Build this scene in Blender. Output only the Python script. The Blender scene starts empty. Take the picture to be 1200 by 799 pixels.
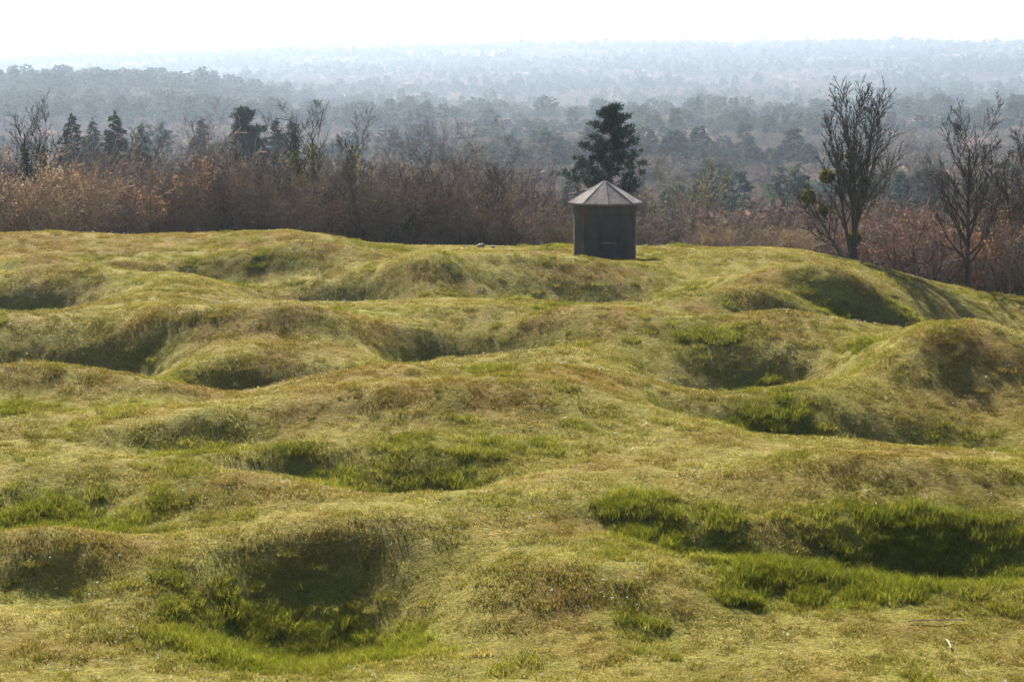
import bpy, math, random
import numpy as np

# ------------------------------------------------------------------ camera, sky, sun, exposure
scene = bpy.context.scene
H = 7.0                      # eye height above the turret's base
F = 2500.0                   # focal length in photo pixels (photo 1200 x 799)
HOR = 90.0                   # photo row of the eye level
PITCH = math.atan((399.5 - HOR) / F)

cam_d = bpy.data.cameras.new('camera')
cam_d.sensor_width = 36.0
cam_d.lens = 36.0 * F / 1200.0
cam_d.clip_start = 0.2
cam_d.clip_end = 20000.0
cam = bpy.data.objects.new('camera', cam_d)
cam.location = (0, 0, H)
cam.rotation_euler = (math.pi / 2 - PITCH, 0, 0)
scene.collection.objects.link(cam)
scene.camera = cam

SUN_EL = math.radians(36.0)
SUN_AZ = math.radians(-14.0)          # ahead of the camera, a little to the left (negative = left of +Y)
world = bpy.data.worlds.new('World')
scene.world = world
world.use_nodes = True
wn = world.node_tree
for n in list(wn.nodes):
    wn.nodes.remove(n)
sky = wn.nodes.new('ShaderNodeTexSky')
sky.sky_type = 'NISHITA'
sky.sun_disc = False
sky.sun_elevation = SUN_EL
sky.sun_rotation = SUN_AZ
sky.air_density = 0.65
sky.dust_density = 0.5
sky.ozone_density = 1.0
bg = wn.nodes.new('ShaderNodeBackground')
bg.inputs['Strength'].default_value = 0.05
wo = wn.nodes.new('ShaderNodeOutputWorld')
wn.links.new(sky.outputs[0], bg.inputs[0])
wn.links.new(bg.outputs[0], wo.inputs[0])

sun_d = bpy.data.lights.new('sun', 'SUN')
sun_d.energy = 5.0
sun_d.angle = math.radians(0.7)
sun_d.color = (1.0, 0.93, 0.80)
sun = bpy.data.objects.new('sun', sun_d)
sdir = (math.sin(SUN_AZ) * math.cos(SUN_EL), math.cos(SUN_AZ) * math.cos(SUN_EL), math.sin(SUN_EL))
from mathutils import Vector
sun.rotation_euler = Vector(sdir).to_track_quat('Z', 'Y').to_euler()
sun.location = (0, 0, 60)
scene.collection.objects.link(sun)

scene.view_settings.view_transform = 'Standard'
scene.view_settings.look = 'None'
scene.view_settings.exposure = 1.85
scene.view_settings.gamma = 1.0
scene.view_settings.use_curve_mapping = False
scene.render.engine = 'CYCLES'
cy = scene.cycles
cy.max_bounces = 6
cy.diffuse_bounces = 3
cy.glossy_bounces = 2
cy.transmission_bounces = 4
cy.transparent_max_bounces = 8
cy.volume_bounces = 1
cy.use_denoising = True
cy.denoiser = 'OPENIMAGEDENOISE'
cy.sample_clamp_indirect = 6.0

rng = np.random.default_rng(7)
random.seed(7)
COL = scene.collection

# ------------------------------------------------------------------ small numeric helpers
def pchip(xs, ys):
    xs = np.asarray(xs, float); ys = np.asarray(ys, float)
    h = np.diff(xs); dl = np.diff(ys) / h
    m = np.zeros_like(xs)
    for i in range(1, len(xs) - 1):
        if dl[i - 1] * dl[i] > 0:
            w1 = 2 * h[i] + h[i - 1]; w2 = h[i] + 2 * h[i - 1]
            m[i] = (w1 + w2) / (w1 / dl[i - 1] + w2 / dl[i])
    m[0], m[-1] = dl[0], dl[-1]
    def f(x):
        x = np.clip(x, xs[0], xs[-1])
        i = np.clip(np.searchsorted(xs, x) - 1, 0, len(xs) - 2)
        t = (x - xs[i]) / h[i]
        t2, t3 = t * t, t * t * t
        return ((2 * t3 - 3 * t2 + 1) * ys[i] + (t3 - 2 * t2 + t) * h[i] * m[i]
                + (-2 * t3 + 3 * t2) * ys[i + 1] + (t3 - t2) * h[i] * m[i + 1])
    return f

_tab = np.random.default_rng(3).random((256, 256))
def vnoise(x, y, seed=0):
    x = x + seed * 37.17; y = y + seed * 91.7
    xi = np.floor(x).astype(int); yi = np.floor(y).astype(int)
    fx = x - xi; fy = y - yi
    fx = fx * fx * fx * (fx * (fx * 6 - 15) + 10); fy = fy * fy * fy * (fy * (fy * 6 - 15) + 10)
    a = _tab[xi & 255, yi & 255]; b = _tab[(xi + 1) & 255, yi & 255]
    c = _tab[xi & 255, (yi + 1) & 255]; d = _tab[(xi + 1) & 255, (yi + 1) & 255]
    return (a * (1 - fx) + b * fx) * (1 - fy) + (c * (1 - fx) + d * fx) * fy - 0.5
def fbm(x, y, oct=4, seed=0):
    s = 0; amp = 1; f = 1
    for o in range(oct):
        s = s + amp * vnoise(x * f * 0.98 + y * f * 0.17, y * f * 0.98 - x * f * 0.17, seed + o * 5)
        amp *= 0.5; f *= 2.03
    return s

# ------------------------------------------------------------------ terrain height
FIELD_Y = [0, 8, 18, 27, 34, 45, 60, 70, 83, 90, 95, 101, 120, 150, 200, 260]
FIELD_Z = [5.3, 3.4, -0.9, -2.9, -2.8, -1.3, -0.75, -0.4, 0.0, -0.15, -0.9, -2.2, -5.4, -9.5, -14, -17]
base_prof = pchip(FIELD_Y, FIELD_Z)

# (photo column, photo row, half width m, half depth m, height m, turn deg)
FEATURES = [
    # foreground crater with its far rim and the ground round it
    (372, 702, 2.3, 2.1, -1.12, 0), (400, 622, 2.3, 0.9, 0.26, 8), (205, 690, 0.9, 1.2, 0.12, 0),
    (45, 640, 1.7, 1.0, 0.42, 0), (40, 690, 1.4, 0.8, -0.25, 0),
    (90, 585, 2.8, 1.9, -0.62, 0), (255, 560, 1.6, 1.4, 0.2, 0),
    (680, 690, 2.6, 1.3, 0.36, 0), (560, 745, 1.2, 0.7, -0.12, 0),
    # dark trench on the right and its green floor
    (1090, 642, 3.0, 1.1, -0.72, -4), (830, 634, 0.9, 0.6, -0.42, 0), (740, 612, 1.3, 0.7, -0.25, 0),
    (1060, 562, 3.6, 1.0, 0.42, -4), (970, 540, 1.7, 0.9, 0.2, 0), (960, 690, 2.2, 0.9, -0.22, 0),
    # hollow left of the middle
    (480, 548, 2.1, 1.1, -0.72, 0), (345, 535, 1.7, 0.9, -0.5, 14), (225, 512, 1.7, 0.8, -0.35, 14),
    (480, 487, 3.5, 1.3, 0.35, 0), (620, 462, 4.4, 2.8, 0.5, 0),
    # left craters behind their long near rim
    (50, 410, 2.4, 2.3, -1.9, 0), (90, 450, 4.6, 1.5, 0.55, -10), (15, 350, 1.9, 2.0, -1.5, 0),
    (50, 318, 2.8, 1.4, 0.35, 0), (190, 385, 2.2, 2.2, 0.45, 0),
    (320, 438, 3.2, 1.5, -0.95, 0), (330, 390, 3.0, 1.5, 0.55, 0),
    (540, 398, 2.0, 1.7, -1.05, 0), (580, 368, 2.2, 1.2, 0.35, 0),
    (392, 330, 2.0, 1.8, -1.25, 0), (370, 304, 3.2, 1.6, 0.45, 0), (210, 314, 3.6, 1.3, -0.6, 0),
    (330, 281, 3.4, 2.6, 0.40, 0), (40, 283, 9.0, 4.0, 0.50, 0),
    # hollow before the turret
    (690, 334, 3.5, 2.1, -0.95, 0), (500, 322, 1.4, 2.2, 0.32, 0),
    (800, 318, 2.0, 2.0, -0.3, 0), (820, 300, 4.0, 2.0, 0.05, 0),
    # mounds right
    (970, 326, 4.0, 2.4, 0.50, 0), (1025, 360, 2.3, 1.6, -1.55, 0), (870, 345, 2.4, 1.6, 0.4, 0),
    (700, 385, 3.0, 2.2, 0.55, 0), (905, 422, 2.1, 1.9, -1.2, 0), (905, 385, 2.4, 1.5, 0.3, 0),
    (1090, 424, 3.4, 2.3, 0.48, 0), (1130, 486, 3.0, 1.8, -1.1, -8), (930, 485, 2.8, 0.8, -0.45, -28),
    (1040, 500, 1.6, 1.6, 0.35, 0),
    (1190, 374, 1.7, 1.5, -1.2, 0), (1240, 330, 6.0, 6.0, -1.2, 0), (1130, 312, 3.0, 3.0, -0.5, 0),
]
def ray_to_base(px, py):
    ang = PITCH + math.atan((py - 399.5) / F)       # below eye level
    t = math.tan(ang)
    ys = np.linspace(20, 95, 3000)
    k = np.argmax(base_prof(ys) >= H - ys * t)
    Y = ys[k] if base_prof(ys[k]) >= H - ys[k] * t and k > 0 else 88.0
    depth = Y * math.cos(PITCH) + (H - base_prof(Y)) * math.sin(PITCH)
    return (px - 600.0) / F * depth, Y
FW = []
for (px, py, a, b, amp, ang) in FEATURES:
    X, Y = ray_to_base(px, py)
    k = 1.3 if amp < 0 and Y > 47 else 1.0
    FW.append((X, Y, a * k, b * k, amp * (1.08 if Y < 47 else 1.62 if amp < 0 else 1.45), math.radians(ang)))
FW.append((0.1, 79.6, 3.4, 1.6, 0.55, 0.0))           # bank before the turret
FW.append((4.3, 85.5, 3.6, 2.6, -0.30, 0.0))
FW += [(12.4, 74.2, 2.3, 1.6, -0.95, 0.0), (12.2, 77.6, 3.0, 1.4, 0.42, 0.0),      # hollow in the mound right of the turret
       (11.6, 54.2, 3.0, 1.8, -0.38, 0.1), (11.2, 57.8, 3.2, 1.7, 0.16, 0.1)]      # shaded hollow at the right edge

SEED_ROLL = 29
def px2elev(y):
    return (HOR - y) / F
# canopy line of the far country: distance -> photo row, at three columns
FAR_D = [260, 520, 1200, 1700, 2200, 3000, 3750, 4700, 6000, 7500, 8800, 11000]
FAR_L = [205, 175, 126, 92, 104, 94, 74, 84, 86, 66, 80, 90]
FAR_M = [205, 178, 138, 124, 104, 76, 57, 66, 72, 52, 66, 90]
FAR_R = [205, 172, 136, 122, 102, 72, 53, 66, 70, 49, 66, 90]
CANOPY = 11.0
fl, fm, fr = (pchip(FAR_D, v) for v in (FAR_L, FAR_M, FAR_R))
def smooth(a, b, x):
    t = np.clip((x - a) / (b - a), 0, 1)
    return t * t * (3 - 2 * t)
def height(x, y, fine=True):
    x = np.asarray(x, float); y = np.asarray(y, float)
    d = np.hypot(x, y)
    az = np.arctan2(x, np.maximum(y, 1e-6))
    yy = np.where(y > 0, y, -y * 0.6)
    near = base_prof(np.clip(yy, 0, 260))
    for (X, Y, a, b, amp, t) in FW:
        dx = x - X; dy = y - Y
        u = (dx * math.cos(t) + dy * math.sin(t)) / a
        v = (-dx * math.sin(t) + dy * math.cos(t)) / b
        r2 = u * u + v * v
        if amp < 0:
            near = near + amp * np.exp(-r2 ** 1.12)
        else:
            near = near + amp * np.exp(-r2)
    near = near - 2.1 * smooth(10.5, 22, x) * smooth(64, 84, y) * (1 - smooth(105, 130, y))
    m = smooth(12, 26, d) * (1 - smooth(92, 110, d))
    off = smooth(0.26, 0.36, np.abs(az))                     # unseen ground beside the view: plain rolling craters
    near = near + m * (0.55 * off * 2 * fbm(x / 5.0, y / 5.0, 2, 11))
    mid = smooth(44, 52, y) * (1 - smooth(76, 84, y))
    near = near + m * (0.09 + 0.09 * mid) * fbm(x / 2.6, y / 2.6, 2, 2)
    near = near + m * mid * 0.75 * vnoise(x / 4.2, y / 4.6, SEED_ROLL)
    if fine:
        near = near + m * (0.055 * fbm(x / 0.9, y / 0.9, 3, 4) + 0.035 * fbm(x / 0.38, y / 0.38, 2, 14))
    pxcol = 600 + F * np.tan(np.clip(az, -1.2, 1.2))
    wide = smooth(1900, 2700, d)
    wl = (1 - smooth(170, 430, pxcol)) * (1 - wide) + (1 - smooth(-50, 480, pxcol)) * wide; wr = smooth(480, 800, pxcol)
    row = wl * fl(d) + (1 - wl) * ((1 - wr) * fm(d) + wr * fr(d))
    far = H + d * px2elev(row) - CANOPY
    far = far + np.clip(d - 260, 0, 900) / 900 * (6 * fbm(x / 260.0, y / 260.0, 3, 8))
    w = smooth(170, 300, d)
    return near * (1 - w) + far * w

# ------------------------------------------------------------------ object helpers
def tag(o, label=None, cat=None, group=None, kind=None):
    if label: o['label'] = label
    if cat: o['category'] = cat
    if group: o['group'] = group
    if kind: o['kind'] = kind
    return o
def empty(name, loc, rz=0.0):
    o = bpy.data.objects.new(name, None)
    o.location = loc; o.rotation_euler = (0, 0, rz)
    o.empty_display_size = 0.3
    COL.objects.link(o)
    return o
def put(name, me, parent=None, loc=(0, 0, 0), rz=0.0):
    o = bpy.data.objects.new(name, me)
    o.location = loc; o.rotation_euler = (0, 0, rz)
    if parent is not None: o.parent = parent
    COL.objects.link(o)
    return o
def mesh(name, V, polys, mat=None, smooth=False, attrs=None):
    """V (n,3); polys: one (m,k) index array or a list of such arrays."""
    V = np.asarray(V, np.float32).reshape(-1, 3)
    if isinstance(polys, np.ndarray): polys = [polys]
    polys = [np.asarray(p, np.int32) for p in polys if len(p)]
    loops = np.concatenate([p.ravel() for p in polys])
    tot = np.concatenate([np.full(len(p), p.shape[1], np.int32) for p in polys])
    start = np.concatenate([[0], np.cumsum(tot)[:-1]]).astype(np.int32)
    me = bpy.data.meshes.new(name)
    me.vertices.add(len(V)); me.vertices.foreach_set('co', V.ravel())
    me.loops.add(len(loops)); me.loops.foreach_set('vertex_index', loops)
    me.polygons.add(len(tot)); me.polygons.foreach_set('loop_start', start)
    me.update(calc_edges=True)
    if smooth: me.shade_smooth()
    else: me.shade_flat()
    if attrs:
        for k, a in attrs.items():
            at = me.attributes.new(k, 'FLOAT', 'POINT')
            at.data.foreach_set('value', np.asarray(a, np.float32))
    if mat: me.materials.append(mat)
    return me

class NT:
    def __init__(self, name):
        self.m = bpy.data.materials.new(name); self.m.use_nodes = True
        self.t = self.m.node_tree
        for n in list(self.t.nodes): self.t.nodes.remove(n)
        self.out = self.t.nodes.new('ShaderNodeOutputMaterial')
    def n(self, kind, **kw):
        nd = self.t.nodes.new('ShaderNode' + kind)
        for k, v in kw.items(): setattr(nd, k, v)
        return nd
    def l(self, a, b): self.t.links.new(a, b)
    def noise(self, scale, detail=4, rough=0.55, vec=None):
        nd = self.n('TexNoise'); nd.inputs['Scale'].default_value = scale
        nd.inputs['Detail'].default_value = detail; nd.inputs['Roughness'].default_value = rough
        if vec is not None: self.l(vec, nd.inputs['Vector'])
        return nd.outputs['Fac']
    def ramp(self, fac, stops):
        r = self.n('ValToRGB'); e = r.color_ramp.elements
        while len(e) < len(stops): e.new(0.5)
        for el, (p, c) in zip(e, stops):
            el.position = p; el.color = (*c, 1) if len(c) == 3 else c
        self.l(fac, r.inputs[0]); return r.outputs[0]
    def mix(self, fac, a, b, mode='MIX'):
        m = self.n('MixRGB', blend_type=mode)
        for s, v in ((0, fac), (1, a), (2, b)):
            if isinstance(v, (int, float)): m.inputs[s].default_value = v
            elif isinstance(v, tuple): m.inputs[s].default_value = (*v, 1)
            else: self.l(v, m.inputs[s])
        return m.outputs[0]
    def math(self, op, a, b=0.0, clamp=False):
        m = self.n('Math', operation=op, use_clamp=clamp)
        for s, v in ((0, a), (1, b)):
            if isinstance(v, (int, float)): m.inputs[s].default_value = v
            else: self.l(v, m.inputs[s])
        return m.outputs[0]
    def attr(self, name, kind='GEOMETRY'):
        a = self.n('Attribute', attribute_type=kind); a.attribute_name = name
        return a.outputs['Fac']
    def pos(self): return self.n('NewGeometry').outputs['Position']
    def diffuse_leaf(self, col, trans=0.4, tcol=None):
        d = self.n('BsdfDiffuse'); t = self.n('BsdfTranslucent'); mx = self.n('MixShader')
        self.l(col, d.inputs[0]); self.l(tcol or col, t.inputs[0]); mx.inputs[0].default_value = trans
        self.l(d.outputs[0], mx.inputs[1]); self.l(t.outputs[0], mx.inputs[2])
        self.l(mx.outputs[0], self.out.inputs[0]); return self.m
    def principled(self, col, rough=0.9, spec=0.2, bump=None, dist=0.02, strength=0.6):
        p = self.n('BsdfPrincipled')
        if isinstance(col, tuple): p.inputs['Base Color'].default_value = (*col, 1)
        else: self.l(col, p.inputs['Base Color'])
        if isinstance(rough, float): p.inputs['Roughness'].default_value = rough
        else: self.l(rough, p.inputs['Roughness'])
        p.inputs['Specular IOR Level'].default_value = spec
        if bump is not None:
            b = self.n('Bump'); b.inputs['Distance'].default_value = dist; b.inputs['Strength'].default_value = strength
            self.l(bump, b.inputs['Height']); self.l(b.outputs[0], p.inputs['Normal'])
        self.l(p.outputs[0], self.out.inputs[0]); return self.m

# ------------------------------------------------------------------ materials
DRY = [(0.2, (0.040, 0.038, 0.008)), (0.45, (0.144, 0.128, 0.022)), (0.68, (0.265, 0.222, 0.055)), (0.9, (0.53, 0.45, 0.22))]
OCHRE = [(0.2, (0.07, 0.040, 0.010)), (0.55, (0.17, 0.105, 0.024)), (0.9, (0.33, 0.22, 0.06))]
GREEN = [(0.2, (0.034, 0.050, 0.004)), (0.55, (0.122, 0.135, 0.012)), (0.9, (0.31, 0.29, 0.05))]
def mat_ground():
    t = NT('mossy_turf'); p = t.pos()
    lush = t.attr('lush'); och = t.attr('ochre')
    n1 = t.noise(0.9, 4, 0.6, p); n2 = t.noise(8.0, 4, 0.65, p); n3 = t.noise(34.0, 4, 0.7, p)
    v = t.math('ADD', t.math('MULTIPLY', n1, 0.45), t.math('ADD', t.math('MULTIPLY', n2, 0.75), t.math('MULTIPLY', n3, 1.0)))
    v = t.math('SUBTRACT', v, 0.58)
    c = t.mix(t.math('MULTIPLY', och, 0.85), t.ramp(v, DRY), t.ramp(v, OCHRE))
    c = t.mix(lush, c, t.ramp(v, GREEN))
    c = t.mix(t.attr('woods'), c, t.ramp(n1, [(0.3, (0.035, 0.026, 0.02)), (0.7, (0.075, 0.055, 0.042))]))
    h = t.math('ADD', t.math('MULTIPLY', n2, 1.0), t.math('MULTIPLY', n3, 0.45))
    return t.principled(c, 0.95, 0.05, h, 0.08, 1.0)
def mat_grass(name, kind):
    t = NT(name); p = t.pos()
    lush = t.attr('lush', 'INSTANCER'); och = t.attr('ochre', 'INSTANCER'); tone = t.attr('tone', 'INSTANCER')
    rnd = t.attr('rnd'); tip = t.attr('tip')
    nz = t.noise(3.1, 3, 0.6, p)
    nz2 = t.noise(9.0, 3, 0.65, p)
    v = t.math('ADD', t.math('MULTIPLY', rnd, 0.34), t.math('ADD', t.math('MULTIPLY', tone, 0.3), t.math('ADD', t.math('MULTIPLY', nz, 0.45), t.math('MULTIPLY', nz2, 0.55))))
    v = t.math('SUBTRACT', v, 0.25)
    dryc = t.ramp(v, DRY)
    ochc = t.ramp(v, OCHRE)
    grec = t.ramp(v, GREEN)
    c = t.mix(t.math('MULTIPLY', och, 0.85), dryc, ochc)
    c = t.mix(lush, c, grec)
    tc = t.mix(0.5, c, t.mix(1.0, c, (1.5, 1.55, 0.75), 'MULTIPLY'))
    if kind == 'tall':
        return t.diffuse_leaf(c, 0.42, tc)
    d = t.n('BsdfDiffuse'); t.l(c, d.inputs[0])
    a = t.n('Attribute', attribute_type='INSTANCER'); a.attribute_name = 'nrm'
    g = t.n('NewGeometry'); vm = t.n('VectorMath', operation='SCALE'); vm.inputs['Scale'].default_value = 0.35
    t.l(g.outputs['Normal'], vm.inputs[0])
    va = t.n('VectorMath', operation='ADD'); t.l(a.outputs['Vector'], va.inputs[0]); t.l(vm.outputs[0], va.inputs[1])
    vn = t.n('VectorMath', operation='NORMALIZE'); t.l(va.outputs[0], vn.inputs[0])
    t.l(vn.outputs[0], d.inputs['Normal'])
    tr = t.n('BsdfTranslucent'); t.l(tc, tr.inputs[0]); mx = t.n('MixShader'); mx.inputs[0].default_value = 0.3
    t.l(d.outputs[0], mx.inputs[1]); t.l(tr.outputs[0], mx.inputs[2]); t.l(mx.outputs[0], t.out.inputs[0])
    return t.m
def mat_bark(name, c1, c2, scale=14.0):
    t = NT(name); p = t.pos()
    n = t.noise(scale, 4, 0.6, p)
    return t.principled(t.ramp(n, [(0.3, c1), (0.7, c2)]), 0.95, 0.05)
def mat_twig_obj():
    """twigs whose tint is the object's own colour"""
    t = NT('twig_bark'); oi = t.n('ObjectInfo'); p = t.pos()
    n = t.noise(2.2, 3, 0.6, p)
    c = t.mix(0.8, oi.outputs['Color'], t.ramp(n, [(0.3, (0.62, 0.62, 0.66)), (0.7, (1.3, 1.25, 1.15))]), 'MULTIPLY')
    return t.principled(c, 0.9, 0.03)
def mat_leaf(name, stops, scale=3.0, trans=0.4):
    t = NT(name); rnd = t.attr('rnd'); p = t.pos()
    v = t.math('ADD', t.math('MULTIPLY', rnd, 0.6), t.math('MULTIPLY', t.noise(scale, 3, 0.6, p), 0.4))
    return t.diffuse_leaf(t.ramp(v, stops), trans)
def mat_inst(name, stops, trans=0.25):
    """forest mass: one tint per tree"""
    t = NT(name); tone = t.attr('tone', 'INSTANCER'); rnd = t.attr('rnd')
    v = t.math('ADD', t.math('MULTIPLY', tone, 0.75), t.math('MULTIPLY', rnd, 0.25))
    return t.diffuse_leaf(t.ramp(v, stops), trans)
def mat_concrete(name, dark, light, stain=(0.05, 0.045, 0.04), rough=0.85, spec=0.3, rust=None):
    t = NT(name); tc = t.n('TexCoord').outputs['Object']
    mp = t.n('Mapping'); t.l(tc, mp.inputs[0]); mp.inputs['Scale'].default_value = (1, 1, 0.28)
    n1 = t.noise(2.3, 6, 0.6, tc); n2 = t.noise(22.0, 6, 0.7, tc); n3 = t.noise(3.4, 5, 0.65, mp.outputs[0])
    c = t.ramp(n1, [(0.3, dark), (0.72, light)])
    c = t.mix(t.ramp(n3, [(0.45, (0, 0, 0)), (0.7, (0.8, 0.8, 0.8))]), c, stain)
    if rust:
        n4 = t.noise(1.7, 5, 0.6, mp.outputs[0])
        c = t.mix(t.ramp(n4, [(0.56, (0, 0, 0)), (0.70, (0.7, 0.7, 0.7))]), c, rust)
    c = t.mix(0.6, c, t.ramp(n2, [(0.25, (0.6, 0.6, 0.6)), (0.75, (1.25, 1.25, 1.25))]), 'MULTIPLY')
    return t.principled(c, rough, spec, n2, 0.012, 0.6)

M = {}
M['ground'] = mat_ground()
M['turf'] = mat_grass('turf_blades', 'turf')
M['tall'] = mat_grass('tall_blades', 'tall')
M['twig'] = mat_twig_obj()
M['bark_dark'] = mat_bark('bark_dark', (0.035, 0.030, 0.026), (0.085, 0.075, 0.062))
M['bark_green'] = mat_bark('bark_mossy', (0.035, 0.036, 0.024), (0.085, 0.080, 0.052))
M['bark_brown'] = mat_bark('bark_brown', (0.06, 0.042, 0.032), (0.12, 0.088, 0.066))
M['needle'] = mat_leaf('pine_needles', [(0.2, (0.010, 0.022, 0.014)), (0.6, (0.022, 0.042, 0.024)), (0.9, (0.05, 0.075, 0.035))], 2.0, 0.2)
M['needle_grey'] = mat_leaf('spruce_needles', [(0.2, (0.035, 0.05, 0.04)), (0.6, (0.065, 0.085, 0.06)), (0.9, (0.11, 0.12, 0.08))], 2.0, 0.2)
M['mistletoe'] = mat_leaf('mistletoe_leaves', [(0.2, (0.045, 0.05, 0.008)), (0.6, (0.11, 0.105, 0.018)), (0.9, (0.22, 0.18, 0.035))])
M['ivy'] = mat_leaf('ivy_leaves', [(0.2, (0.015, 0.03, 0.008)), (0.6, (0.035, 0.055, 0.014)), (0.9, (0.10, 0.11, 0.03))], 3.0, 0.3)
M['old_leaf'] = mat_leaf('old_leaves', [(0.2, (0.14, 0.075, 0.04)), (0.55, (0.27, 0.155, 0.075)), (0.9, (0.45, 0.30, 0.15))])
M['pale_leaf'] = mat_leaf('pale_buds', [(0.2, (0.2, 0.12, 0.06)), (0.55, (0.36, 0.25, 0.13)), (0.9, (0.60, 0.50, 0.32))])
M['red_bud'] = mat_leaf('red_buds', [(0.2, (0.10, 0.035, 0.025)), (0.55, (0.19, 0.08, 0.05)), (0.9, (0.34, 0.17, 0.10))])
M['olive_bud'] = mat_leaf('olive_buds', [(0.2, (0.08, 0.07, 0.03)), (0.55, (0.15, 0.14, 0.06)), (0.9, (0.27, 0.25, 0.12))])
M['thicket'] = mat_inst('thicket_twigs', [(0.1, (0.10, 0.08, 0.068)), (0.45, (0.18, 0.145, 0.118)), (0.75, (0.29, 0.225, 0.165)), (0.95, (0.40, 0.30, 0.19))])
M['far_bare'] = mat_inst('far_bare_crowns', [(0.05, (0.07, 0.060, 0.052)), (0.35, (0.14, 0.105, 0.095)), (0.6, (0.12, 0.12, 0.08)), (0.8, (0.24, 0.16, 0.14)), (0.97, (0.38, 0.25, 0.19))])
M['far_conifer'] = mat_inst('far_conifer_needles', [(0.1, (0.032, 0.045, 0.036)), (0.6, (0.055, 0.072, 0.052)), (0.95, (0.10, 0.11, 0.07))])
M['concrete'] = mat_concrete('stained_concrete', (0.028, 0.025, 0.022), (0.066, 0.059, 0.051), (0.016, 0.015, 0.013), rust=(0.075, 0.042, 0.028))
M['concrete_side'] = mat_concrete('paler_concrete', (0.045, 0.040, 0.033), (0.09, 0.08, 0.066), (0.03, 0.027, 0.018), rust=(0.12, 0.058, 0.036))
M['roof'] = mat_concrete('weathered_roof_slab', (0.14, 0.122, 0.112), (0.28, 0.25, 0.232), (0.09, 0.077, 0.07), rough=0.95, spec=0.1)
M['stone'] = mat_concrete('pale_stone', (0.12, 0.11, 0.09), (0.28, 0.26, 0.22), (0.1, 0.09, 0.07))
M['straw'] = mat_bark('dry_straw', (0.40, 0.35, 0.25), (0.6, 0.55, 0.43))

# ------------------------------------------------------------------ ground: one sheet from under the camera to the horizon
def ground_masks(x, y):
    lush = np.zeros_like(x); mound = np.zeros_like(x)
    for (X, Y, a, b, amp, t) in FW:
        dx = x - X; dy = y - Y
        u = (dx * math.cos(t) + dy * math.sin(t)) / a
        v = (-dx * math.sin(t) + dy * math.cos(t)) / b
        if amp < 0:
            lush += min(-amp, 1.0) * np.exp(-1.9 * (u * u + (v + 0.25) ** 2))
        else:
            mound += amp * np.exp(-(u * u + (v + 0.55) ** 2) * 1.2)
    for (X, Y, a, b, s) in LUSH_W:
        lush += s * np.exp(-(((x - X) / a) ** 2 + ((y - Y) / b) ** 2))
    n = fbm(x / 1.3, y / 1.3, 3, 21); n2 = fbm(x / 3.5, y / 3.5, 3, 31)
    lush = np.clip(lush * 0.95 - 0.01 + 0.75 * n + 0.45 * n2, 0, 1)
    och = np.clip(mound * 0.75 + 1.0 * fbm(x / 1.8, y / 1.8, 3, 41) + 0.13, 0, 1) * (1 - 0.85 * lush)
    return lush, och
LUSH = [(400, 650, 1.6, 0.9, 0.45), (320, 690, 1.7, 1.3, 0.8), (400, 735, 1.6, 1.0, 0.8), (300, 745, 1.2, 0.8, 0.7), (1120, 615, 2.6, 0.9, 0.7), (960, 605, 2.0, 0.8, 0.5), (520, 398, 1.3, 1.6, 0.7), (330, 437, 2.6, 1.0, 0.7), (970, 668, 2.6, 1.3, 0.9), (100, 570, 3.2, 2.0, 0.6),
        (920, 478, 2.0, 1.6, 0.7), (1190, 508, 1.5, 1.0, 0.6), (690, 585, 2.0, 1.0, 0.45), (868, 708, 0.5, 0.35, 1.0),
        (1050, 620, 3.0, 1.5, 0.6), (470, 530, 3.0, 1.2, 0.5), (350, 740, 2.2, 1.2, 0.6), (560, 158, 1, 1, 0.0),
        (60, 480, 2.5, 1.2, 0.35), (190, 312, 2.0, 1.0, 0.4), (620, 345, 3.0, 1.0, 0.3), (1100, 720, 2.0, 0.7, 0.25)]
LUSH_W = [(*ray_to_base(px, max(py, 290)), a, b, s) for (px, py, a, b, s) in LUSH]

th = np.concatenate([np.linspace(-180, -30, 26)[:-1], np.linspace(-30, -16.5, 55)[:-1], np.linspace(-16.5, 16.5, 440),
                     np.linspace(16.5, 30, 55)[1:], np.linspace(30, 180, 26)[1:-1]]) * math.pi / 180
rr = np.concatenate([np.array([0.6, 2, 4, 7, 10, 14, 18, 22]), np.linspace(25, 50, 200), np.linspace(50.15, 100, 300), np.geomspace(100.6, 10800, 120)])
T, R_ = np.meshgrid(th, rr)
gx = R_ * np.sin(T); gy = R_ * np.cos(T); gz = height(gx, gy)
nr, nc = T.shape
idx = np.arange(nr * nc).reshape(nr, nc)
nxt = np.roll(idx, -1, axis=1)
quads = np.stack([idx[:-1], nxt[:-1], nxt[1:], idx[1:]], -1).reshape(-1, 4)
gl, go = ground_masks(gx.ravel(), gy.ravel())
g_inner = np.array([idx[0][::-1]])
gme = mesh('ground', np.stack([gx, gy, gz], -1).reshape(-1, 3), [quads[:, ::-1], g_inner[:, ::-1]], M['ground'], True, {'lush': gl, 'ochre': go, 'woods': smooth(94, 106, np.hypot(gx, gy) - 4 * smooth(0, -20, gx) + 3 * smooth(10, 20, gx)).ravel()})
ground = tag(put('ground', gme), kind='structure')

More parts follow.
